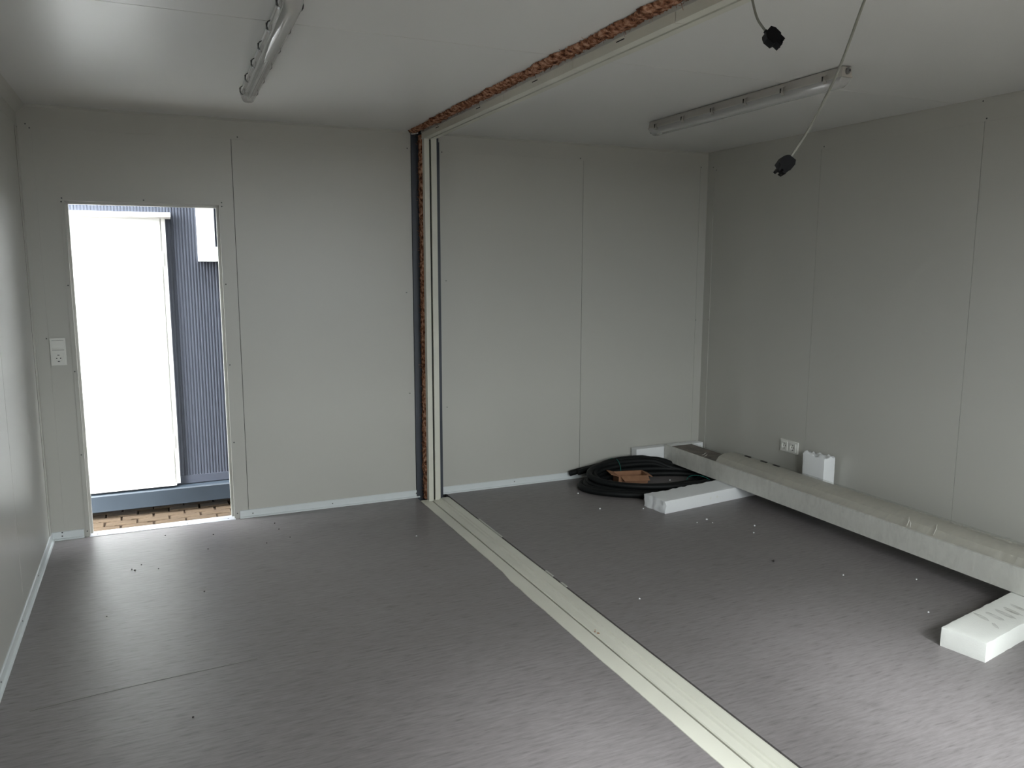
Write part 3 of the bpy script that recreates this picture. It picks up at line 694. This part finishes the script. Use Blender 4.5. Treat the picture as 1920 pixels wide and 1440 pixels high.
# film: draped shell following the outline, crinkled
mb = MB(); prof = [(bx0-0.002, z0-0.001), (bx0-0.0025, z0+0.06), (bx0-0.002, z1+0.001), (bx0+0.02, z1+0.006), (bx0+0.055, z0+0.153), (bx0+0.11, z0+0.169), (bx0+0.185, z0+0.172), (bx0+0.238, z0+0.158), (bx1-0.004, z0+0.10)]
profE = [(bx0-0.002, z0-0.001), (bx0-0.0025, z0+0.06), (bx0-0.002, z1+0.001), (bx0+0.02, z1+0.004), (bx0+0.06, z1+0.006), (bx0+0.11, z1+0.004), (bx0+0.185, z1+0.004), (bx0+0.238, z1-0.004), (bx1-0.004, z0+0.08)]
vs = []; fs = []; ny = 260; K = len(prof)
for i in range(ny+1):
    y = BY1-0.002+(BY0-BY1)*i/ny
    t = min(1, max(0, (-0.60-y)/0.08))
    for k in range(K):
        x = prof[k][0]*t+profE[k][0]*(1-t); z = prof[k][1]*t+profE[k][1]*(1-t)
        nn = noise.noise((x*18, y*16, k*0.3)); n2 = noise.noise((x*40, y*60, 5))
        amp = 0.0 if k < 3 else 0.003
        vs.append((x-(0.0008*abs(nn) if k < 3 else 0), y, z+amp*abs(nn)+amp*0.6*abs(n2)))
for i in range(ny):
    for k in range(K-1): fs.append((i*K+k, i*K+k+1, (i+1)*K+k+1, (i+1)*K+k))
mb.add(vs, fs).build('plastic_film', 'film', beam, smooth=True)
# gathered film folds: long crease near the front and bright short creases
mb = MB(); pts = [(bx0+0.150+0.012*noise.noise((0, y*2, 0))-0.02*(y+2.2)*0.2, y, z0+0.176+0.002*noise.noise((1, y*9, 0))) for y in [-2.10-0.02*i for i in range(70)]]
mb.tube(pts, [0.001+0.003*min(1, i/6) for i in range(len(pts))], 6).build('film_fold', 'film', beam, smooth=True)
for y, x0_, dx, dz_ in ((-2.25, bx0+0.02, 0.05, 0.03), (-2.27, bx0+0.02, 0.03, .02), (-2.40, bx0+0.03, 0.06, 0.03), (-0.52, bx0+0.03, .06, 0.0), (-0.56, bx0+0.02, .05, 0), (-2.92, bx0+.02, .06, .03), (-2.95, bx0+.03, .05, .03)):
    MB().tube([(x0_, y, z1+0.006), (x0_+dx*.5, y+.01, z1+0.01+dz_*.7), (x0_+dx, y+.03, z1+0.012+dz_)], [0.0008, 0.0016, 0.0008], 5).build('film_crease', 'whitepl', beam)

# ------------------------------------------------------------------ hose coil with cardboard box
hc = empty('hose_coil', (3.80, -0.38, 0))
tag(hc, 'coil of thick black hose on the floor by the far wall', 'hose')
TR = 0.0215
# (front y, left x, right x, stacking level at the back, row at the back)
turns = [(-0.735, 3.262, 4.30, 0, 0), (-0.692, 3.305, 4.29, 0, 1), (-0.650, 3.345, 4.30, 1, 0), (-0.607, 3.375, 4.27, 1, 1), (-0.565, 3.40, 4.25, 2, 0), (-0.522, 3.43, 4.23, 2, 0.9), (-0.672, 3.36, 4.28, 3, 0.1), (-0.700, 3.34, 4.27, 2.6, 0.6)]
FRONTL = [0, 0, 0, 0, 0, 0, 1, 1]
def smooth(ps, it=3):
    for _ in range(it):
        ps = [ps[0]]+[(ps[i-1]+ps[i]*2+ps[i+1])/4 for i in range(1, len(ps)-1)]+[ps[-1]]
    return ps
pts = []; NT = 60; a0 = radians(100)
for i in range(NT*(len(turns)-1)+int(NT*0.45)):
    f = i/NT; k = int(f); t = f-k; k1 = min(k+1, len(turns)-1)
    e = max(0, (t-0.7)/0.3); e = e*e*(3-2*e)
    fy, lx0, rx0, lv, row = [p+(q-p)*e for p, q in zip(turns[k], turns[k1])]; fl = FRONTL[k]+(FRONTL[k1]-FRONTL[k])*e
    by = -0.128-row*TR*2; cx_ = (lx0+rx0)/2; rx_ = (rx0-lx0)/2; cy_ = (fy+by)/2; ry_ = (by-fy)/2
    a = a0-2*pi*f; back = 0.5+0.5*sin(a)
    z = TR+0.001+TR*1.78*(lv*back**1.5+fl*(1-back))
    if cx_+rx_*cos(a) > 4.02: z = min(z, 0.052)
    p = Vector((cx_+rx_*cos(a), cy_+ry_*sin(a), z)); p += Vector((0.007*noise.noise(p*3), 0.006*noise.noise(p*3+Vector((9, 0, 0))), 0))
    p.y += 0.22*(cx_-p.x) if p.x < cx_ else 0.10*(cx_-p.x)
    if p.x > 3.80: p.y = min(p.y, -0.118)
    p.y = min(p.y, -0.042)
    pts.append(p)
MB().tube(smooth(pts), TR, 12).build('hose', 'hose', hc, smooth=True, auto=60)
# the loose end that runs out to the left along the wall
tl = smooth(bez([(3.322, -0.047, 0.052), (3.40, -0.050, 0.066), (3.54, -0.062, 0.088), (3.70, -0.080, 0.112), (3.84, -0.118, 0.118), (3.98, -0.135, 0.100), (4.10, -0.165, 0.056), (4.22, -0.24, 0.050)], 8), 2)
tl2 = [p+Vector((0.045, -0.040, 0.012)) for p in tl[:-9]]
MB().tube(tl2, TR*0.95, 12).build('hose_end', 'hose', hc, smooth=True, auto=60)
MB().tube(tl, TR*0.95, 12).build('hose_end', 'hose', hc, smooth=True, auto=60)
MB().tube([tl[0]+Vector((0.001, 0, 0)), tl[0]-Vector((0.0012, 0, 0))], TR*0.62, 12).build('hose_bore', 'hole', hc)
def loop(c, r1, r2, rad, nm, ux, uz):
    ps = [Vector(c)+Vector(ux)*cos(2*pi*k/20)*r1+Vector(uz)*sin(2*pi*k/20)*r2 for k in range(21)]
    MB().tube(ps, rad, 5).build(nm, 'twine', hc)
loop((3.665, -0.125, 0.070), 0.085, 0.076, 0.0022, 'twine_tie', (0.12, 1, 0), (0, 0, 1))
MB().tube([(3.665, -0.12, 0.145), (3.64, -0.11, 0.150), (3.60, -0.10, 0.138), (3.58, -0.095, 0.13)], 0.002, 5).build('twine_end', 'twine', hc)
MB().tube([(3.665, -0.12, 0.145), (3.69, -0.115, 0.150), (3.70, -0.11, 0.14)], 0.002, 5).build('twine_end', 'twine', hc)
loop((4.06, -0.60, 0.046), 0.095, 0.046, 0.002, 'twine_tie', (-.5, 0.86, 0), (0, 0, 1))

cb = empty('cardboard_box', (3.68, -0.30, 0), radians(-14.5))
tag(cb, 'small open brown cardboard box inside the hose coil', 'box')
bw, bd, bh, tk = 0.108, 0.070, 0.076, 0.003
def CB(mb, nm, par=cb):
    o = mb.build(nm, 'card', None); o.parent = par; return o
CB(MB().box(-bw, bw, -bd, bd, 0.001, 0.001+tk), 'bottom')
CB(MB().box(-bw, bw, -bd, -bd+tk, 0.001, bh), 'side'); CB(MB().box(-bw, bw, bd-tk, bd, 0.001, bh), 'side')
CB(MB().box(-bw, -bw+tk, -bd+tk, bd-tk, 0.001, bh), 'side'); CB(MB().box(bw-tk, bw, -bd+tk, bd-tk, 0.001, bh), 'side')
def flap(p, q, dirv, l):
    p, q, dv = Vector(p), Vector(q), Vector(dirv).normalized(); nrm = (q-p).cross(dv).normalized()*tk*0.5; ins = (q-p)*0.05
    a = [p, q, q+dv*l-ins, p+dv*l+ins]
    vs = [v-nrm for v in a]+[v+nrm for v in a]
    CB(MB().add(vs, [(3, 2, 1, 0), (4, 5, 6, 7), (0, 1, 5, 4), (1, 2, 6, 5), (2, 3, 7, 6), (3, 0, 4, 7)]), 'flap')
flap((-bw+.012, -bd, bh), (bw, -bd, bh), (0.1, -1, -0.42), 0.060)
flap((-bw, bd, bh), (-bw, -bd, bh), (-1, 0.1, 0.25), 0.055)
flap((bw, -bd, bh), (bw, bd, bh), (1, -0.2, -0.35), 0.040)
flap((-bw, bd, bh), (bw, bd, bh), (0, 1, -1.6), 0.04)

# ------------------------------------------------------------------ crumbs and dirt
def blob(name, loc, r, mt, seed):
    bm = bmesh.new(); bmesh.ops.create_icosphere(bm, subdivisions=1, radius=r)
    for v in bm.verts:
        v.co *= 1+0.45*noise.noise(v.co*300+Vector((seed, seed*2, 0))); v.co.z *= 0.8
    mz = min(v.co.z for v in bm.verts)
    for v in bm.verts: v.co.z -= mz
    me = bpy.data.meshes.new(name); bm.to_mesh(me); bm.free(); me.materials.append(M[mt])
    o = bpy.data.objects.new(name, me); COL.objects.link(o); o.location = loc; return o
crumbs = [(1.925, -0.772, 'lone white foam crumb on the floor left of the joint strip'), (3.208, -0.379, 'white foam crumb on the floor just left of the hose coil'),
    (3.166, -0.748, 'white foam crumb on the floor in front of the hose coil'), (3.422, -0.861, 'white foam crumb beside the crumbled end of the foam block'),
    (3.567, -1.233, 0), (3.66, -1.206, 0), (3.653, -1.272, 0), (3.848, -1.424, 1), (3.756, -1.522, 1),
    (4.02, -2.415, 'white foam crumb in the dark under the beam edge'), (3.739, -2.709, 'white foam crumb on the floor nearest the smudged foam block'),
    (3.731, -2.221, 'white foam crumb on the open floor midway along the beam'), (3.99, -0.348, 'white foam crumb inside the hose coil right of the cardboard box'),
    (2.62, -2.05, 'tiny pale crumb on the floor just right of the joint strip')]
shared = ['tiny white foam crumb in the group of three before the foam block', 'tiny white foam crumb of a pair on the floor right of the group of three']
for i, (x, y, lb) in enumerate(crumbs):
    tag(blob('foam_crumb', (x, y, 0), random.uniform(.0040, .0066), 'eps', i+1), lb if isinstance(lb, str) else shared[lb], 'crumb', 'foam crumbs on the floor')
specks = [(1.205, -0.199, 0), (1.213, -0.322, 0), (1.251, -0.494, 0), (1.114, -0.542, 0), (0.805, -0.508, 'dark dirt speck in the middle of the bright floor before the doorway'), (0.551, -0.715, 1), (0.425, -0.667, 1),
    (0.749, -1.125, 'dark dirt speck on the floor midway between doorway and floor seam'), (0.849, -0.265, 'dark dirt speck on the floor close to the right door jamb'), (0.333, -1.245, 'dark dirt speck on the bright floor near the left baseboard'),
    (0.645, -2.269, 'dark scuff speck on the floor nearer than the floor seam'), (0.593, -0.172, 'dark dirt speck on the floor at the middle of the threshold'), (0.47, -0.62, 1), (.44, -.69, 1)]
shared = ['tiny dark dirt speck in the loose row below the far wall baseboard', 'tiny dark dirt speck in the scatter on the floor before the doorway']
for i, (x, y, lb) in enumerate(specks):
    tag(blob('dirt_speck', (x, y, 0), random.uniform(.0030, .005), 'debris', i+30), lb if isinstance(lb, str) else shared[lb], 'dirt', 'dirt specks on the floor')
tag(blob('dirt_speck', (3.542, -1.925, 0), 0.0065, 'debris', 77), 'dark dirt speck alone on the floor in front of the beam', 'dirt', 'dirt specks on the floor')
